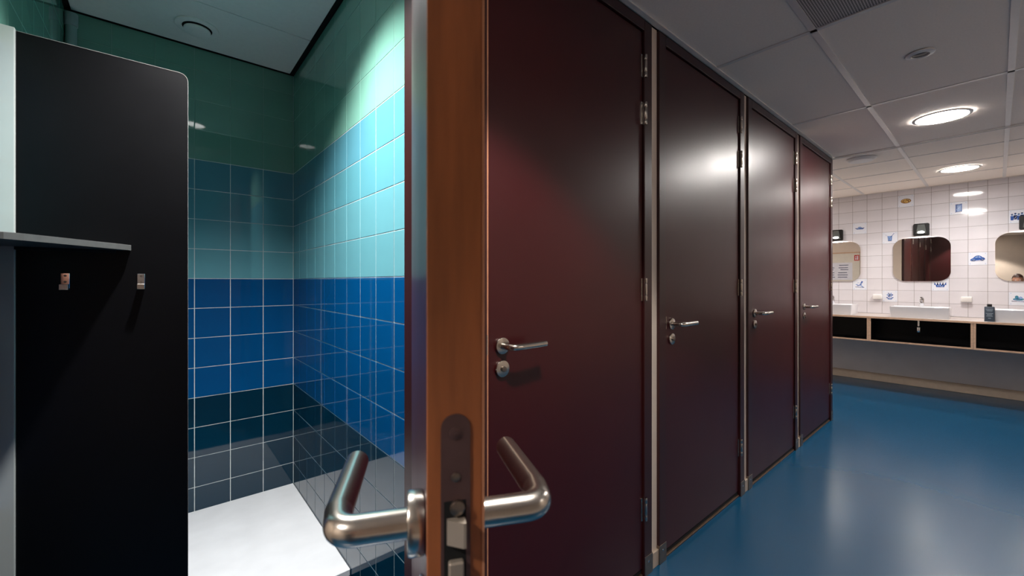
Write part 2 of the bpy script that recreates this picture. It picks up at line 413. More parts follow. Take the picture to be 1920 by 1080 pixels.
for (c, r), kind in DEC.items():
    t = ft.get((c+12, r+3))
    cy_, cz_ = OY+.15*(c+.5), ZF+.15*(r+.5)
    if (c, r)[1] == 7: continue
    groups = {}
    P = motif(kind) + [('p_pale', ell(sx*.88, sy*.88, .05, .05, 8)) for sx in (-1, 1) for sy in (-1, 1)]
    bms = {}
    for n, (mk, pts) in enumerate(P):
        bms.setdefault(mk, bmesh.new()); poly(bms[mk], pts, cy_, cz_, .066, n*.00004)
    # one print object: join colours as material slots
    me = bpy.data.meshes.new('printed_motif'); bm = bmesh.new(); slots = list(bms)
    for n, (mk, pts) in enumerate(P):
        vs = [bm.verts.new((XF-TH-.0003-n*.00005, cy_ - u*.066, cz_ + v*.066)) for u, v in pts]
        fc = bm.faces.new(vs); fc.material_index = slots.index(mk)
    for b_ in bms.values(): b_.free()
    bm.to_mesh(me); bm.free()
    for mk in slots: me.materials.append(M[mk])
    o = bpy.data.objects.new('printed_motif', me); COL.objects.link(o)
    o['label'] = {'plate': 'brown and ochre plate of food printed on a tile', 'boat': 'small blue boat printed on a tile', 'cup': 'blue cup with a straw printed on a tile',
                  'locker': 'blue locker printed on a tile', 'group': 'row of dark blue figures printed on a tile', 'car': 'blue car printed on a tile',
                  'skater': 'leaning blue figure printed on a tile', 'flower': 'blue flower printed on a tile', 'crown': 'blue pointed crown printed on a tile',
                  'swimmer': 'turquoise motif printed on a tile'}[kind]
    bpy.context.view_layer.update()
    if t is not None:
        t['label'] = 'whiter tile carrying a ' + ('brown' if kind == 'plate' else 'blue') + ' print'
    o.parent = far

# baseboards
tag(obj('baseboard_far', box(XF-.014, XF+.004, YW, YWASH, 0, .105, bev=.003), M['skirt']), 'beige skirting along the foot of the far washroom wall', 'skirting', kind='structure')
tag(obj('baseboard_end', box(XEND, XEND+.012, D+.03, YWASH, 0, .09, bev=.003), M['skirt']), 'beige skirting on the cubicle block end wall', 'skirting', kind='structure')
for k in range(3):
    x = L2 - .063 + k*PITCH
    b = box(x-.064, x-.002, D-.008, D+.004, .0, .072, bev=.002)
    tag(obj('baseboard_strip', b, M['skirt']), 'short beige skirting block at foot of the strip ' + ['before the second door', 'before the third door', 'before the last door'][k], 'skirting', kind='structure')

# ------------------------------------------------------------------ ceiling
ceil = obj('ceiling', box(XB-.1, XF+.12, YW-.1, YWASH+.1, HC+.03, HC+.08), M['deep_black'])
tag(ceil, 'suspended ceiling of pale panels in a metal grid', 'ceiling', kind='structure')
ylines = [-1.8, -1.25, -.65, -.05, .55, D]
xl = [XB, -.2, 1.05, 2.297, 3.565, 4.815]
def panel(x0, x1, y0, y1, m='ceil', nm='ceiling_panel'):
    return obj(nm, box(-(x1-x0)/2+.002, (x1-x0)/2-.002, -(y1-y0)/2+.002, (y1-y0)/2-.002, 0, .02), M[m], ceil, loc=((x0+x1)/2, (y0+y1)/2, HC+.003))
for a, b in zip(xl, xl[1:]):
    for c, d in zip(ylines, ylines[1:]):
        if abs(a-1.05) < .01 and abs(c+.05) < .01:
            v = panel(a, b, c, d, 'perf', 'vent_panel'); v['label'] = 'perforated metal air vent panel'
        else: panel(a, b, c, d)
xw = [4.84, 5.32, 5.92, 6.52, XF]
yw = [-1.8, -1.25, -.65, -.05, .55, 1.15, 1.75, 2.35, 2.95, YWASH]
for a, b in zip(xw, xw[1:]):
    for c, d in zip(yw, yw[1:]): panel(a, b, c, d)
def bar(x0, x1, y0, y1):
    obj('grid_bar', box(x0, x1, y0, y1, HC-.001, HC+.012), M['bar'], ceil)
for y in ylines[1:-1]: bar(XB, 4.80, y-.013, y+.013); bar(4.85, XF, y-.013, y+.013)
for y in yw[5:-1]: bar(4.85, XF, y-.012, y+.012)
for x in xl[1:-1]: bar(x-.012, x+.012, YW, D-.02)
for x in xw[1:-1]: bar(x-.006, x+.006, YW, YWASH)
tag(obj('trim_1', box(XB, 4.80, D-.034, D-.012, HC-.004, HC+.012), M['bar']), 'pale ceiling edge strip along the tops of the doors', 'trim', kind='structure')
t2 = bmesh.new(); bm_box(t2, 4.80, 4.812, YW, D, HC-.006, HC+.012); bm_box(t2, 4.83, 4.842, YW, D, HC-.006, HC+.012)
tr = tag(obj('trim_2', t2, M['bar']), 'thin double edge strip where the corridor ceiling meets the washroom ceiling', 'trim', kind='structure')
obj('shadow_gap', box(4.812, 4.83, YW, D, HC-.002, HC+.01), M['deep_black'], tr)
tag(obj('trim_3', box(XF-.02, XF-.002, YW, YWASH, HC-.004, HC+.01), M['bar']), 'thin ceiling edge strip above the white tiled wall', 'trim', kind='structure')
# shower ceiling
sc_ = obj('ceiling_shower', box(XL-.1, XR+.1, D+.1, YB+.05, HS+.03, HS+.06), M['deep_black'])
tag(sc_, 'pale panel ceiling of the shower with a dark shadow gap', 'ceiling', kind='structure')
for y0, y1 in ((D+.14, 1.576), (1.58, 2.176), (2.182, YB-.018)):
    obj('ceiling_panel', box(XL+.02, XR-.022, y0, y1, HS, HS+.02, bev=.001), M['ceil_wet'], sc_)
for (x0, x1, y0, y1) in ((XL, XL+.012, D+.14, YB), (XR-.012, XR, D+.14, YB), (XL, XR, YB-.01, YB)):
    obj('edge_profile', box(x0, x1, y0, y1, HS+.006, HS+.03), M['deep_black'], sc_)

# ------------------------------------------------------------------ cubicle doors
def lever(sign=1, ofs=.057, ln=.136, rad=.022, rad_t=.0108):
    """lever on the outer face (-y side) for sign=1, origin at rose centre on the face; lever runs +x"""
    y = -sign
    pts = fillet([(0, y*.004, 0), (0, y*ofs, 0), (.03, y*(ofs+.004), 0), (ln, y*ofs, .0)], rad, 10)
    return tube(pts, rad_t, 24)
def rose(sign=1, r=.0265, th=.009):
    return cyl((0, -sign*th/2, 0), r, th, 'y', 40, bev=.0025)
HINGE_Z = (2.246, 2.038, 1.263, .297)
def make_leaf(root, t=.042, open_deg=0, off=(0, 0), backset=.06, bothsides=False, wd=LW):
    lf = obj('door_leaf', box(-wd+.008, 0, 0, t, .034, 2.398, bev=.0012), M['door'], root, loc=(LW+off[0], off[1], 0), rot=(0, 0, math.radians(open_deg)))
    obj('edge_lipping', box(-wd, -wd+.008, .0018, t, .034, 2.398, bev=.0006), M['wood'], lf, label='bare brown wooden edge of the leaf')
    obj('laminate_edge', box(-wd-.0004, -wd+.0082, 0, .0018, .034, 2.398), M['edge_line'], lf)
    hx = -wd + (.042 if bothsides else backset)
    hzz = 1.102 if bothsides else 1.096
    sides = (1, -1) if bothsides else (1,)
    for s in sides:
        y0 = 0 if s == 1 else t
        obj('lever_handle', lever(s, .058 if s == 1 else .066, .132 if bothsides else .138, .03, .0118 if bothsides else .0106), M['steel'], lf, loc=(hx, y0, hzz), smooth=True)
        obj('handle_rose', rose(s, .0245 if bothsides else .0265, (.003 if s == 1 else .014) if bothsides else .009), M['steel'], lf, loc=(hx, y0, hzz), smooth=True)
        obj('lock_rose', rose(s, .0245 if bothsides else .0265, .004 if bothsides else .009), M['steel'], lf, loc=(hx, y0, hzz-.072), smooth=True)
        if s == 1:
            c = cyl((0, -.012, 0), .009, .008, 'y', 24, bev=.001); bm_box(c, -.0015, .0015, -.0172, -.015, -.006, .006)
            obj('coin_slot', c, M['steel_dull'], lf, loc=(hx, y0, hzz-.072), smooth=True)
            cc = cyl((0, -.0095, 0), .0035, .003, 'y', 12)
            obj('set_screw', cyl((-.027, -.006, .0), .002, .003, 'x', 10), M['chrome'], lf, loc=(hx, y0, hzz-.072), smooth=True); cc.free()
    return lf
def hinge_bm():
    b = bmesh.new()
    for z0, z1 in ((-.05, -.027), (-.025, .025), (.027, .05)):
        bm_cyl(b, (.010, -.012, (z0+z1)/2), .0068, z1-z0, 'z', 16, bev=.0008)
    bm_cyl(b, (.010, -.012, 0), .005, .1, 'z', 12)
    bm_box(b, -.012, .004, -.004, .001, -.05, .05, bev=.0008)
    bm_box(b, .008, .012, -.012, 0, -.048, .048)
    return b
def make_door(n, L, label, leaf_kw=None, depth=.08, thresh=True):
    root = thing('door_%d' % n, (L, D, 0), label, 'door', kind='structure')
    fb = bmesh.new(); fw = .064
    fr_ = obj('door_frame', bm_box(bmesh.new(), -fw, -.003, -.010, depth, 0, HC-.006, bev=.0025), M['frame'], root)
    obj('door_frame', bm_box(bmesh.new(), LW+.003, LW+fw, -.010, depth, 0, HC-.006, bev=.0025), M['frame'], root)
    obj('frame_head', bm_box(bmesh.new(), -.004, LW+.004, -.010, depth, 2.402, HC-.006, bev=.002), M['frame'], root)
    fb.free()
    st = bmesh.new()
    bm_box(st, -.003, .012, .048, .06, 0, 2.40); bm_box(st, LW-.012, LW+.003, .048, .06, 0, 2.40); bm_box(st, -.003, LW+.003, .048, .06, 2.388, 2.402)
    obj('door_stop', st, M['frame'], root)
    for x0 in (-fw-.0015, LW+.004):
        kb = bmesh.new(); bm_box(kb, x0, x0+.0615, -.0125, -.010, 0, .085, bev=.0006)
        bm_box(kb, x0-.0005 if x0 < 0 else x0+.0595, x0+.0015 if x0 < 0 else x0+.0615, -.0125, .006, 0, .085)
        br = obj('kick_bracket', kb, M['steel_dull'], root)
        obj('bracket_screw', cyl((x0+.03, -.0128, .058), .005, .0015, 'y', 14), M['chrome'], br, smooth=True)
    obj('strike_plate', box(-.006, -.0025, -.0108, -.0095, 1.075, 1.135), M['steel'], root)
    if thresh:
        tb = bmesh.new(); bm_box(tb, 0, LW, -.004, .04, 0, .010, bev=.002)
        obj('threshold', tb, M['bronze'], root)
        tb = bmesh.new(); bm_box(tb, .0, LW, .004, .03, .012, .030, bev=.002)
        obj('threshold_seal', tb, M['deep_black'], root)
    for hz in HINGE_Z:
        obj('hinge', hinge_bm(), M['steel'], root, loc=(LW, 0, hz), smooth=True)
    make_leaf(root, **(leaf_kw or {}))
    return root
d1 = make_door(1, .573-LW, 'open burgundy cubicle door seen edge-on in the foreground, brown wooden edge', dict(open_deg=63.9, off=(-.008, .010), wd=.865, bothsides=True), depth=.175, thresh=False)
names = ['first closed burgundy door, nearest, right of the open door edge', 'second closed burgundy door with broad light sheen',
         'third closed burgundy door, between the second and the last', 'last closed burgundy door, farthest, beside the washroom']
for k in range(4):
    make_door(k+2, L2 + (k-1)*PITCH, names[k])
# lock plate and bolts in the edge of the open leaf
leaf1 = [o for o in d1.children if o.name.startswith('door_leaf')][0]
ym = .0215
PL = Matrix(((0, 0, -1, -.865), (1, 0, 0, ym), (0, 1, 0, 0), (0, 0, 0, 1)))
lp = bm_prism(bmesh.new(), [(x, y+1.0835) for x, y in rrect(.0215, .235, .0105, 8)], .0012, PL)
obj('lock_plate', lp, M['lockplate'], leaf1, label='dull steel lock plate with rounded end')
for zz in (1.187, 1.155, .995, .975):
    sb_ = cyl((-.865-.0014, ym, zz), .0046 if zz > 1.17 else .0034, .0012, 'x', 18, bev=.0003)
    bm_cyl(sb_, (-.865-.002, ym, zz), .0016, .0012, 'x', 6)
    obj('plate_screw', sb_, M['lockplate'] if zz > 1.17 else M['steel_dull'], leaf1, smooth=True)
obj('bolt_recess', box(-.865-.0016, -.865-.0008, ym-.0075, ym+.0085, 1.072, 1.138), M['deep_black'], leaf1)
lb = bmesh.new()   # sprung latch: wedge whose tip leans to one side
bm_prism(lb, [(-.0065, 0), (.0065, 0), (.0065, .003), (-.0045, .010), (-.0065, .010)], .018, Matrix(((0, -1, 0, -.865-.001), (1, 0, 0, ym), (0, 0, 1, 1.108), (0, 0, 0, 1))), bev=0)
obj('latch_bolt', lb, M['bolt'], leaf1)
obj('dead_bolt', box(-.865-.007, -.865-.001, ym-.0055, ym+.0055, 1.076, 1.096, bev=.0012), M['bolt'], leaf1)
obj('latch_guard', cyl((-.865-.003, ym-.001, 1.1335), .0055, .004, 'x', 20, bev=.001), M['steel_dull'], leaf1, smooth=True)

# ------------------------------------------------------------------ shower cubicle contents
YP = 1.66
pn = thing('partition_panel', (XL, YP, 0), 'tall matt black partition panel with a rounded top corner, left side', 'partition')
w0, w1, ht = .026, .069-XL, 1.9515
r_ = .022
out = [(w0, 0), (w1, 0)] + [(w1-r_+r_*math.cos(a), ht-r_+r_*math.sin(a)) for a in [PI/2*k/8 for k in range(9)]] + [(w0, ht)]
PM = Matrix(((1, 0, 0, 0), (0, 0, 1, 0), (0, 1, 0, 0), (0, 0, 0, 1)))
obj('panel', bm_prism(bmesh.new(), out, .012, PM), M['black'], pn)
rim = bmesh.new()
def off_pts(o_):
    return [(w1-r_+(r_+o_)*math.cos(a), ht-r_+(r_+o_)*math.sin(a)) for a in [PI/2*k/8 for k in range(9)]]
A = [(w1, 0)] + off_pts(0) + [(w0, ht)]; B = [(w1+.0008, 0)] + off_pts(.0008) + [(w0, ht+.0008)]
for i in range(len(A)-1):
    q = [rim.verts.new((A[i][0], y, A[i][1])) for y in (-.0008,)] + [rim.verts.new((A[i+1][0], -.0008, A[i+1][1])), rim.verts.new((B[i+1][0], -.0008, B[i+1][1])), rim.verts.new((B[i][0], -.0008, B[i][1]))]
    rim.faces.new(q)
ext = bmesh.ops.extrude_face_region(rim, geom=list(rim.faces))
bmesh.ops.translate(rim, vec=(0, .0136, 0), verts=[v for v in ext['geom'] if isinstance(v, bmesh.types.BMVert)])
bmesh.ops.remove_doubles(rim, verts=rim.verts, dist=1e-5)
obj('edge_glint', rim, M['rim'], pn, label='thin pale line along top and free side, for the edge catching light')
obj('wall_post', box(0, w0-.0005, -.012, .016, 0, ht+.004, bev=.001), M['white_post'], pn, label='white post between wall and black panel')
# corner shelf
sh_o = [(XL, YP-.001), (-.064, YP-.001), (-.062, YP-.02), (-.228, 1.398), (-.252, 1.372), (-.275, 1.362), (XL, 1.360)]
shelf = obj('corner_shelf', bm_prism(bmesh.new(), [(x, y) for x, y in sh_o], .0155, Matrix.Translation((0, 0, 1.389)), bev=.001), M['shelf'])
tag(shelf, 'grey triangular corner shelf on the black panel above two hooks', 'shelf')
obj('shelf_cleat', box(-.285, -.095, YP-.014, YP-.0005, 1.381, 1.389), M['deep_black'], shelf)
# hooks
def hook(x, y, lab, bend=0):
    h = thing('coat_hook', (x, YP, 0), lab, 'hook', 'chrome hooks on the black panel')
    b = box(-.0085, .0085, -.003, 0, 1.276, 1.321, bev=.0006)
    obj('back_plate', b, M['chrome'], h)
    b2 = bmesh.new(); bm_box(b2, -.0085, .0085, -.028, -.003, 1.276, 1.279); bm_box(b2, -.0085, .0085, -.030, -.027, 1.276, 1.291, bev=.0006)
    obj('prong', b2, M['steel'], h)
    for zz in (1.314, 1.297):
        obj('screw', cyl((0, -.0035, zz), .003, .0014, 'y', 14), M['steel_dull'], h, smooth=True)
hook(-.196, 0, 'left chrome hook on the black panel, under the shelf')
hook(-.041, 0, 'right chrome hook on the black panel, clear of the shelf')
# tray
tr_ = thing('shower_tray', (.13, 2.14, 0), 'raised white shower tray filling the floor behind the black panel', 'shower tray')
obj('tray_slab', box(XL-.13+.001, XR-.13-.001, 1.684-2.14, YB-.001-2.14, .118, .1467, bev=.003), M['tray'], tr_)
obj('tray_base', box(XL-.13+.001, XR-.13-.001, 1.72-2.14, YB-.001-2.14, 0, .118), M['deep_black'], tr_)
obj('drain_cover', cyl((-.25, 0, .1475), .045, .002, 'z', 32, bev=.0006), M['chrome'], tr_, smooth=True)
# pipe in the corner
pp = thing('water_pipe', (-.288, 2.588, 0), 'grey vertical water pipe in the far left tiled corner', 'pipe')
obj('pipe', cyl((0, 0, 1.28), .0175, 2.26, 'z', 24), mat('pipe_paint', (150, 172, 168), .4, noise=.05), pp, smooth=True)
obj('coupling', cyl((0, 0, 2.425), .0215, .055, 'z', 24, bev=.002), mat('pipe_coupling', (158, 172, 172), .4, noise=.05), pp, smooth=True)
# shower head on the back wall behind the panel
sh = thing('shower_spray', (.035, YB, 2.0), 'small chrome shower head peeking out beside the black panel', 'shower head')
obj('wall_flange', cyl((0, -.008, 0), .03, .012, 'y', 28, bev=.002), M['chrome'], sh, smooth=True)
obj('arm', tube(fillet([(0, -.01, 0), (0, -.2, .02), (0, -.24, -.01)], .03), .009, 14), M['chrome'], sh, smooth=True)
obj('head', cyl((0, -.245, -.022), .03, .03, 'z', 28, r2=.02, bev=.003), M['chrome'], sh, smooth=True)
# ceiling air valve
va = thing('air_valve', (.134, 2.394, HS), 'round white air valve in the shower ceiling', 'air valve')
obj('valve_ring', cyl((0, 0, -.004), .082, .010, 'z', 48, bev=.003), M['ceil_wet'], va, smooth=True)
obj('valve_gap', cyl((0, 0, -.0095), .056, .002, 'z', 48), M['deep_black'], va, smooth=True)
obj('valve_disc', cyl((0, 0, -.020), .051, .014, 'z', 48, bev=.005), M['ceil_wet'], va, smooth=True)

# ------------------------------------------------------------------ ceiling lamps
def spot(name, parent, loc, energy, deg, blend, col, size=.05):
    l = bpy.data.lights.new(name, 'SPOT'); l.energy = energy; l.spot_size = math.radians(deg); l.spot_blend = blend
    l.color = col; l.shadow_soft_size = size
    o = bpy.data.objects.new(name, l); COL.objects.link(o); o.parent = parent; o.location = loc
def downlight(x, y, z, r, lab, m, energy, col, deg=106, blend=.25, grp='round ceiling downlights', size=.05):
    t = thing('ceiling_downlight', (x, y, z), lab, 'ceiling light', grp)
    ring = bmesh.new()
    prof = [(r*1.16, 0), (r*1.16, -.004), (r*1.02, -.008), (r, -.004), (r, .0)]
    n = 48; rr = [[ring.verts.new((p[0]*math.cos(2*PI*k/n), p[0]*math.sin(2*PI*k/n), p[1])) for k in range(n)] for p in prof]
    for a, b in zip(rr, rr[1:]):
        for k in range(n): ring.faces.new((a[k], a[(k+1) % n], b[(k+1) % n], b[k]))
    obj('trim_ring', ring, M['plastic'], t, smooth=True)
    obj('diffuser', cyl((0, 0, -.001), r, .004, 'z', 48), m, t, smooth=True)
    spot('lamp_light', t, (0, 0, -.012), energy, deg, blend, col, size)
    return t
downlight(.20, 1.35, HS, .06, 'small cool downlight in the shower ceiling by the doorway', M['lamp_cool'], SPOT_SHOWER, (1, .985, .97), 116, 1.0, size=.03)
downlight(.53, .25, HC, .13, 'round warm downlight above the open door', M['lamp_near'], SPOT_NEAR, DISC_WARM)
downlight(-1.25, .25, HC, .13, 'round warm downlight behind the camera', M['lamp_near'], SPOT_NEAR, DISC_WARM)
downlight(4.17, .253, HC, .13, 'large round warm downlight in the corridor ceiling', M['lamp'], SPOT_MID, DISC_WARM)
downlight(6.22, .25, HC, .13, 'round warm downlight in the washroom ceiling before the tiled wall', M['lamp_far'], SPOT_FAR, DISC_WARM, 150, .5)
downlight(6.22, 2.3, HC, .13, 'round warm downlight in the hidden left part of the washroom', M['lamp_far'], SPOT_FAR, DISC_WARM, 150, .5)
downlight(2.3, -1.45, HC, .13, 'unseen warm downlight added to brighten the corridor, away from the doors', M['lamp_near'], 80, DISC_WARM, 92, .5)  # added lamp, out of view; its bounce off the wall lifts the ceiling
# dome speaker and small detector
sp = thing('ceiling_speaker', (5.03, .83, HC), 'shallow white round dome on the washroom ceiling near the last door', 'speaker')
obj('dome', bm_cyl(bmesh.new(), (0, 0, -.012), .085, .024, 'z', 40, r2=.115, bev=.004), M['plastic'], sp, smooth=True)
dt = thing('motion_detector', (2.938, .254, HC), 'small white ring-shaped detector in the corridor ceiling', 'detector')
ring = bmesh.new(); prof = [(.056, 0), (.055, -.004), (.036, -.010), (.032, -.006), (.030, .0)]; n = 40
rr = [[ring.verts.new((p[0]*math.cos(2*PI*k/n), p[0]*math.sin(2*PI*k/n), p[1])) for k in range(n)] for p in prof]
for a, b in zip(rr, rr[1:]):
    for k in range(n): ring.faces.new((a[k], a[(k+1) % n], b[(k+1) % n], b[k]))
obj('ring', ring, M['plastic'], dt, smooth=True)
obj('lens', cyl((0, 0, -.002), .031, .006, 'z', 32, bev=.002), mat('smoked_lens', (60, 54, 52), .3, noise=.05), dt, smooth=True)

# ------------------------------------------------------------------ washroom counter
XC, ZT, ZB_, UY, UC = 6.5, .884, .585, .84, .583
ct = obj('countertop', box(XC-.004, XF-.008, YW+.01, UC+UY*2.5, ZT-.024, ZT, bev=.002), M['top'])
tag(ct, 'long grey-beige laminate countertop carrying the washbasins', 'countertop')
obj('edge_band', box(XC-.0055, XC-.0035, YW+.01, UC+UY*2.5, ZT-.023, ZT-.002), M['ply'], ct)
def unit(cy):
    u = thing('vanity_unit', (XC, cy, ZB_), '', 'cabinet', 'open black vanity units under the countertop')
    h = ZT-.024-ZB_; wd = UY/2-.0008; dp = XF-XC-.008
    for s in (-1, 1):
        y0, y1 = (-wd, -wd+.018) if s < 0 else (wd-.018, wd)
        p = obj('side_panel', box(.0015, dp, y0, y1, 0, h), M['black'], u); obj('plywood_edge', box(0, .0015, y0, y1, 0, h), M['ply'], p)
    p = obj('bottom_panel', box(.0015, dp, -wd+.018, wd-.018, 0, .018), M['black'], u); obj('plywood_edge', box(0, .0015, -wd+.018, wd-.018, 0, .018), M['ply'], p)
    obj('back_panel', box(.30, .312, -wd+.018, wd-.018, .018, h), M['black'], u)
    return u
u0 = unit(UC)
u0['label'] = 'open black vanity compartment with plywood edges below the middle washbasin'
for k, lab in ((1, 'open black vanity compartment below the left washbasin, partly behind the last door'), (-1, 'open black vanity compartment below the right washbasin at the picture edge'), (-2, 'open black vanity compartment farthest right, beyond the last washbasin')):
    dup_thing(u0, (XC, UC+UY*k, ZB_), lab)
tp0 = thing('drain_trap', (XC+.10, UC, ZB_), 'chrome drain trap hanging in the middle vanity compartment', 'drain trap', 'chrome drain traps below the basins')
obj('tailpiece', cyl((0, 0, .240), .011, .07, 'z', 20), M['chrome'], tp0, smooth=True)
obj('bottle_trap', cyl((0, 0, .165), .018, .06, 'z', 28, bev=.006), M['chrome'], tp0, smooth=True)
obj('outlet_pipe', tube([(0, 0, .185), (.19, 0, .185)], .011, 16), M['chrome'], tp0, smooth=True)
dup_thing(tp0, (XC+.10, UC+UY, ZB_), 'chrome drain trap in the left vanity compartment, beside the last door')
dup_thing(tp0, (XC+.10, UC-UY, ZB_), 'chrome drain trap in the right vanity compartment, beyond the picture edge')

# washbasins with taps
def basin_bm():
    b = bmesh.new(); wd, dp, h = .245, .40, .122
    bm_box(b, 0, dp, -wd, wd, 0, h)
    # taper towards the bottom
    for v in b.verts:
        if v.co.z < .01: v.co.y *= .975; v.co.x = .02 + v.co.x*.9
    es = [e for e in b.edges if abs(e.verts[0].co.z-e.verts[1].co.z) > .05]
    bmesh.ops.bevel(b, geom=es, offset=.012, segments=3, affect='EDGES', profile=.5)
    top = max(b.faces, key=lambda f: f.calc_center_median().z)
    r1 = bmesh.ops.inset_region(b, faces=[top], thickness=.014)
    # push the rear rim in so that a tap ledge stays
    for v in top.verts:
        if v.co.x > .3: v.co.x -= .085
    ex = bmesh.ops.extrude_face_region(b, geom=[top])
    nv = [v for v in ex['geom'] if isinstance(v, bmesh.types.BMVert)]
    bmesh.ops.translate(b, vec=(0, 0, -.085), verts=nv)
    c = Vector((.16, 0, 0))
    for v in nv: v.co.x = c.x+(v.co.x-c.x)*.82; v.co.y *= .88
    bmesh.ops.delete(b, geom=[top], context='FACES_ONLY')
    return b
def tap(parent_loc, lab):
    t = thing('basin_tap', parent_loc, lab, 'tap', 'chrome taps on the washbasins')
    obj('tap_body', cyl((0, 0, .045), .021, .09, 'z', 28, bev=.003), M['chrome'], t, smooth=True)
    obj('spout', tube(fillet([(0, 0, .055), (-.09, 0, .07), (-.12, 0, .052)], .02), .011, 16), M['chrome'], t, smooth=True)
    h = box(-.05, .014, -.012, .012, .098, .112, bev=.003); bm_cyl(h, (0, 0, .095), .017, .014, 'z', 24)
    obj('tap_lever', h, M['chrome'], t, smooth=True)
    return t
bs = thing('washbasin', (6.56, .583, ZT), 'white rectangular countertop washbasin under the middle mirror', 'washbasin', 'white washbasins on the countertop')
obj('bowl', basin_bm(), M['ceramic'], bs, smooth=True)
obj('waste', cyl((.16, 0, .039), .022, .004, 'z', 24, bev=.001), M['chrome'], bs, smooth=True)
dup_thing(bs, (6.56, .583+.838, ZT), 'white rectangular washbasin at left, partly hidden by the last door')
dup_thing(bs, (6.56, .583-.838+.035, ZT), 'white rectangular washbasin at the right edge beside the dark bottle')
tp = tap((6.56+.355, .583, ZT+.122), 'chrome mixer tap on the middle washbasin')
dup_thing(tp, (6.915, .583+.838+.02, ZT+.122), 'chrome mixer tap on the left washbasin')
dup_thing(tp, (6.915, .583-.838+.045, ZT+.122), 'chrome mixer tap on the right washbasin beyond the edge')

# mirrors
MM = Matrix(((0, 0, -1, 0), (-1, 0, 0, 0), (0, 1, 0, 0), (0, 0, 0, 1)))
def mirror(cy, lab):
    t = thing('wall_mirror', (XF-TH, cy, 1.5715), lab, 'mirror', 'rounded mirrors on the white tiled wall')
    obj('backing', bm_prism(bmesh.new(), rrect(.50, .53, .115, 10), .012, MM), M['ply'], t)
    obj('glass', bm_prism(bmesh.new(), rrect(.505, .535, .115, 12), .005, Matrix.Translation((-.012, 0, 0)) @ MM, bev=.001), M['mirror'], t)
    return t
m0 = mirror(.609, 'rounded square mirror in the middle, reflecting the dark doors')
dup_thing(m0, (XF-TH, .609+.829, 1.5715), 'rounded mirror at left beside the last door, reflecting a notice board')
dup_thing(m0, (XF-TH, .609-.847, 1.5715), 'rounded mirror at the right edge, reflecting a beige wall')

# mirror lamps: black square plate, glass hood, glowing tube beneath
def wall_lamp(cy, lab):
    t = thing('wall_lamp', (XF-TH, cy, 1.937), lab, 'wall lamp', 'small black lamps above the mirrors')
    obj('back_plate', bm_prism(bmesh.new(), rrect(.142, .152, .016, 5), .03, MM, bev=.003), M['lampblack'], t)
    hood = bm_prism(bmesh.new(), [(-.030, .060), (.030, .060), (.046, -.052), (-.046, -.052)], .026, Matrix.Translation((-.029, 0, 0)) @ MM, bev=.004)
    obj('hood', hood, M['hood'], t)
    em = cyl((0, 0, 0), 1, 1, 'x', 24)
    bmesh.ops.transform(em, matrix=Matrix.Translation((-.052, 0, -.034)) @ Matrix.Diagonal((.010, .030, .013, 1)), verts=em.verts)
    obj('lamp_lens', em, M['lamp_mirror'], t, smooth=True)
    l = bpy.data.lights.new('lamp_light', 'AREA'); l.shape = 'RECTANGLE'; l.size = .055; l.size_y = .09; l.energy = MIRROR_LAMP; l.color = (1, .96, .9)
    o = bpy.data.objects.new('lamp_light', l); COL.objects.link(o); o.parent = t; o.location = (-.045, 0, -.082)
    return t
wl0 = wall_lamp(.605, 'black square wall lamp above the middle mirror')
dup_thing(wl0, (XF-TH, .605+.836, 1.937), 'black square wall lamp above the left mirror, next to the last door')
dup_thing(wl0, (XF-TH, .605-.830, 1.937), 'black square wall lamp above the right mirror at the picture edge')

# small white wall boxes and bottle
def dispenser(cy, cz, lab):
    t = thing('wall_dispenser', (XF-TH, cy, cz), lab, 'dispenser', 'small white boxes between the mirrors')
    obj('casing', box(-.05, 0, -.044, .044, -.026, .034, bev=.008, seg=2), M['plastic'], t, smooth=True)
    obj('underside', box(-.04, -.004, -.036, .036, -.036, -.026, bev=.003), M['greywall'], t)
dispenser(1.012, 1.098, 'small white wall box between the left and middle mirrors')
dispenser(.231, 1.090, 'small white wall box between the middle and right mirrors')
bt = thing('soap_bottle', (6.56, .052, ZT), 'dark blue-grey bottle standing on the counter by the right washbasin', 'bottle')
obj('body', bm_prism(bmesh.new(), rrect(.072, .05, .012, 4), .155, Matrix.Rotation(PI/2, 4, 'Z'), bev=.008), M['bottle'], bt, smooth=True)
obj('cap', cyl((0, 0, .168), .018, .028, 'z', 24, bev=.003), M['lampblack'], bt, smooth=True)
lbm = bmesh.new()
for k, (wd, zz) in enumerate(((.05, .125), (.04, .112), (.05, .085), (.036, .072), (.044, .058), (.02, .036))): bm_box(lbm, -.0262, -.0256, -wd/2, wd/2, zz-.003, zz+.003)
obj('printed_lines', lbm, M['label'], bt)

# notice board on the end wall, seen in the left mirror
nb = thing('notice_board', (XEND, 2.0, 1.35), 'cream notice board with a white sheet, seen in the left mirror', 'notice board')
obj('board', box(.0, .02, -.43, .5, -.38, .47, bev=.004), M['board'], nb)
obj('frame_strip', box(.018, .026, -.44, .51, .455, .475), M['ply'], nb)
pr = obj('paper_sheet', box(.0205, .0215, -.33, .30, -.02, .29), M['paper'], nb)
tx = bmesh.new(); random.seed(3)
for z0, ws in ((.245, 1), (.20, 3), (.165, 2), (.11, 3), (.07, 2), (.03, 3)):
    for q in range(ws):
        a = -.28+q*.19+random.random()*.03; bm_box(tx, .0216, .0220, a, a+.10+random.random()*.06, z0-.006, z0+.006)
obj('printed_lines', tx, M['ink'], pr)
rs = obj('red_sticker', box(.0205, .0215, -.425, -.355, .32, .42), M['red'], nb)
g_ = bmesh.new(); bm_box(g_, .0216, .022, -.41, -.395, .335, .405); bm_box(g_, .0216, .022, -.385, -.37, .335, .37); bm_cyl(g_, (.0218, -.378, .39), .009, .0006, 'x', 14)
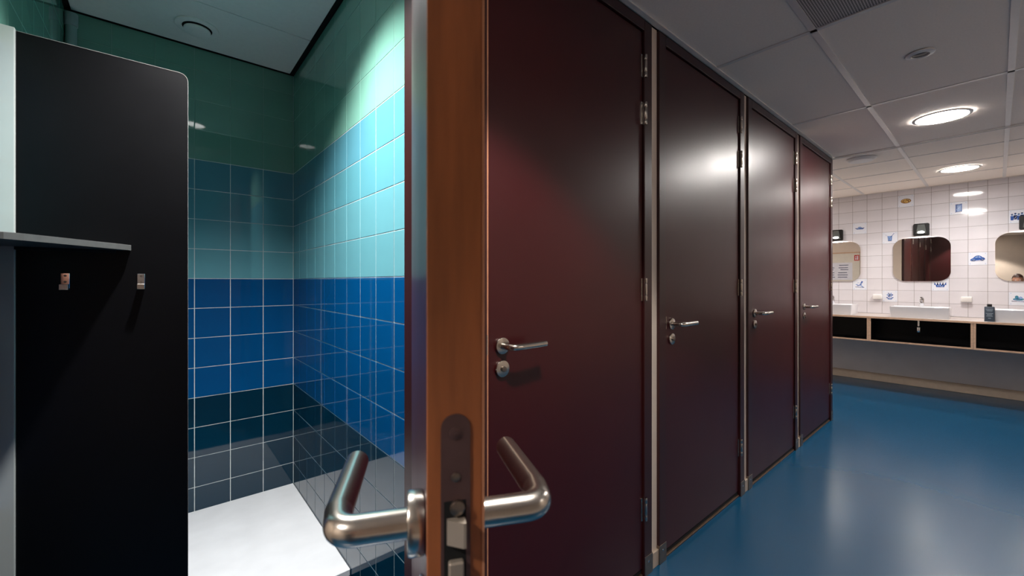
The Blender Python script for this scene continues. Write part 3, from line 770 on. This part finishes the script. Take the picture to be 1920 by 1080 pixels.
obj('sticker_mark', g_, M['paper'], rs)

# ------------------------------------------------------------------ photographer, seen only in the right mirror
def skin(name, verts, edges, radii, m, parent, root=0, sub=2, loc=(0, 0, 0)):
    me = bpy.data.meshes.new(name); me.from_pydata(verts, edges, [])
    o = bpy.data.objects.new(name, me); COL.objects.link(o); o.parent = parent; o.location = loc
    sk = o.modifiers.new('skin', 'SKIN'); sd = o.modifiers.new('sub', 'SUBSURF'); sd.levels = sub; sd.render_levels = sub
    if not me.skin_vertices: me.skin_vertices.new()
    for k, v in enumerate(me.skin_vertices[0].data):
        rr = radii[k]; v.radius = rr if isinstance(rr, tuple) else (rr, rr); v.use_root = (k == root); v.use_loose = False
    sk.use_smooth_shade = True; me.materials.append(m)
    return o
M['skin'] = mat('skin_tone', (206, 150, 124), .5, noise=.06, nscale=20)
M['hair'] = mat('brown_hair', (64, 36, 26), .5, noise=.4, nscale=60, stretch=(1, 1, .2))
M['shirt'] = mat('dark_shirt_fabric', (40, 42, 50), .9, noise=.15, nscale=60, bump=.2, bscale=200)
M['jeans'] = mat('dark_trouser_fabric', (34, 40, 58), .9, noise=.2, nscale=80, bump=.2, bscale=200)
M['shoe'] = mat('black_shoe', (20, 20, 22), .5, noise=.1)
pe = thing('person', (-.62, -.30, 0), 'person with brown hair in dark clothes, head low in the right mirror', 'person')
# faces +X; slightly bent knees, leaning forward, hands raised before the chest
V = [(0, 0, .78), (.03, 0, .90), (.08, 0, 1.06), (.12, 0, 1.17), (.155, 0, 1.235), (.17, 0, 1.28),      # pelvis..neck
     (.115, .155, 1.165), (.10, .215, 1.0), (.30, .14, 1.03),                                             # left arm
     (.115, -.155, 1.165), (.10, -.215, 1.0), (.30, -.14, 1.03),
     (.01, .09, .74), (.14, .12, .44), (-.02, .12, .10), (.01, -.09, .74), (.14, -.12, .44), (-.02, -.12, .10)]
Ed = [(0, 1), (1, 2), (2, 3), (3, 4), (4, 5), (3, 6), (6, 7), (7, 8), (3, 9), (9, 10), (10, 11), (0, 12), (12, 13), (13, 14), (0, 15), (15, 16), (16, 17)]
R = [(.11, .15), (.10, .135), (.11, .15), (.10, .13), (.052, .055), (.048, .050), .058, .043, .030, .058, .043, .030, .088, .058, .040, .088, .058, .040]
body = skin('body', V, Ed, R, M['shirt'], pe)
trs = skin('trousers', [V[0], V[12], V[13], (-.02, .12, .09), V[15], V[16], (-.02, -.12, .09)], [(0, 1), (1, 2), (2, 3), (0, 4), (4, 5), (5, 6)], [(.125, .165), .100, .070, .058, .100, .070, .058], M['jeans'], pe)
for s_ in (1, -1):
    sh_ = bmesh.new(); bm_box(sh_, -.09, .17, s_*.12-.045, s_*.12+.045, 0, .085, bev=.03, seg=3)
    for v in sh_.verts:
        if v.co.x > .08: v.co.z *= .7
    obj('shoe', sh_, M['shoe'], pe, smooth=True)
    # hand: palm with five separate fingers curled round the camera body
    hx_, hy, hz_ = .315, s_*.135, 1.035
    pv = [(hx_, hy, hz_), (hx_+.035, hy-s_*.012, hz_+.03)]; pe_ = [(0, 1)]; pr_ = [(.026, .016), (.034, .015)]
    for q in range(4):
        b0 = len(pv); z0 = hz_+.005+.019*q; ln = (.030, .036, .034, .026)[q]
        pv += [(hx_+.050, hy-s_*.016, z0+.012), (hx_+.050+ln*.6, hy-s_*.026, z0+.014), (hx_+.050+ln*.7, hy-s_*.026-s_*ln*.8, z0+.014)]
        pe_ += [(1, b0), (b0, b0+1), (b0+1, b0+2)]; pr_ += [.0095, .0085, .0075]
    b0 = len(pv); pv += [(hx_+.012, hy-s_*.030, hz_+.045), (hx_+.018, hy-s_*.060, hz_+.055)]; pe_ += [(0, b0), (b0, b0+1)]; pr_ += [.011, .009]
    skin('hand', pv, pe_, pr_, M['skin'], pe, sub=2)
# head with face, ears and hair
hd = bmesh.new(); bmesh.ops.create_uvsphere(hd, u_segments=32, v_segments=24, radius=1)
for v in hd.verts:
    x, y, z = v.co
    jaw = 1 - .28*max(0, -z)**1.3
    v.co = (x*.096*(jaw if x > 0 else 1) + (.012 if z < -.2 and x > 0 else 0), y*.076*jaw, z*.118)
    if x > .8 and abs(y) < .28 and -.28 < z < .12: v.co.x += .022*(1-abs(y)/.28)*(1-abs(z+.14)/.2 if abs(z+.14) < .2 else 0)   # nose
    if x > .8 and abs(z-.08) < .12 and .2 < abs(y) < .6: v.co.x -= .006
Hc = (.185, 0, 1.345)
head = obj('head', hd, M['skin'], pe, loc=Hc, smooth=True, rot=(0, math.radians(12), 0))
for s_ in (1, -1):
    e = bmesh.new(); bmesh.ops.create_uvsphere(e, u_segments=12, v_segments=8, radius=.0105); bmesh.ops.translate(e, vec=(.082, s_*.031, .006), verts=e.verts)
    obj('eye', e, M['ceramic'], head, smooth=True)
    e = bmesh.new(); bmesh.ops.create_uvsphere(e, u_segments=12, v_segments=8, radius=1)
    bmesh.ops.transform(e, matrix=Matrix.Translation((-.002, s_*.078, -.005)) @ Matrix.Diagonal((.018, .008, .030, 1)), verts=e.verts)
    obj('ear', e, M['skin'], head, smooth=True)
e = bmesh.new(); bmesh.ops.create_uvsphere(e, u_segments=16, v_segments=8, radius=1)
bmesh.ops.transform(e, matrix=Matrix.Translation((.082, 0, -.060)) @ Matrix.Diagonal((.009, .024, .006, 1)), verts=e.verts)
obj('mouth', e, mat('lip_tone', (160, 84, 78), .5, noise=.05), head, smooth=True)
hr = bmesh.new(); bmesh.ops.create_uvsphere(hr, u_segments=32, v_segments=24, radius=1)
bmesh.ops.delete(hr, geom=[v for v in hr.verts if (v.co.x > .15 and v.co.z < .42) or v.co.z < -.45], context='VERTS')
for v in hr.verts:
    nz = 1+.05*math.sin(v.co.x*23+v.co.y*17)*math.cos(v.co.z*19)
    v.co = (v.co.x*.108*nz-.004, v.co.y*.088*nz, v.co.z*.132*nz+.002)
obj('hair', hr, M['hair'], head, smooth=True)
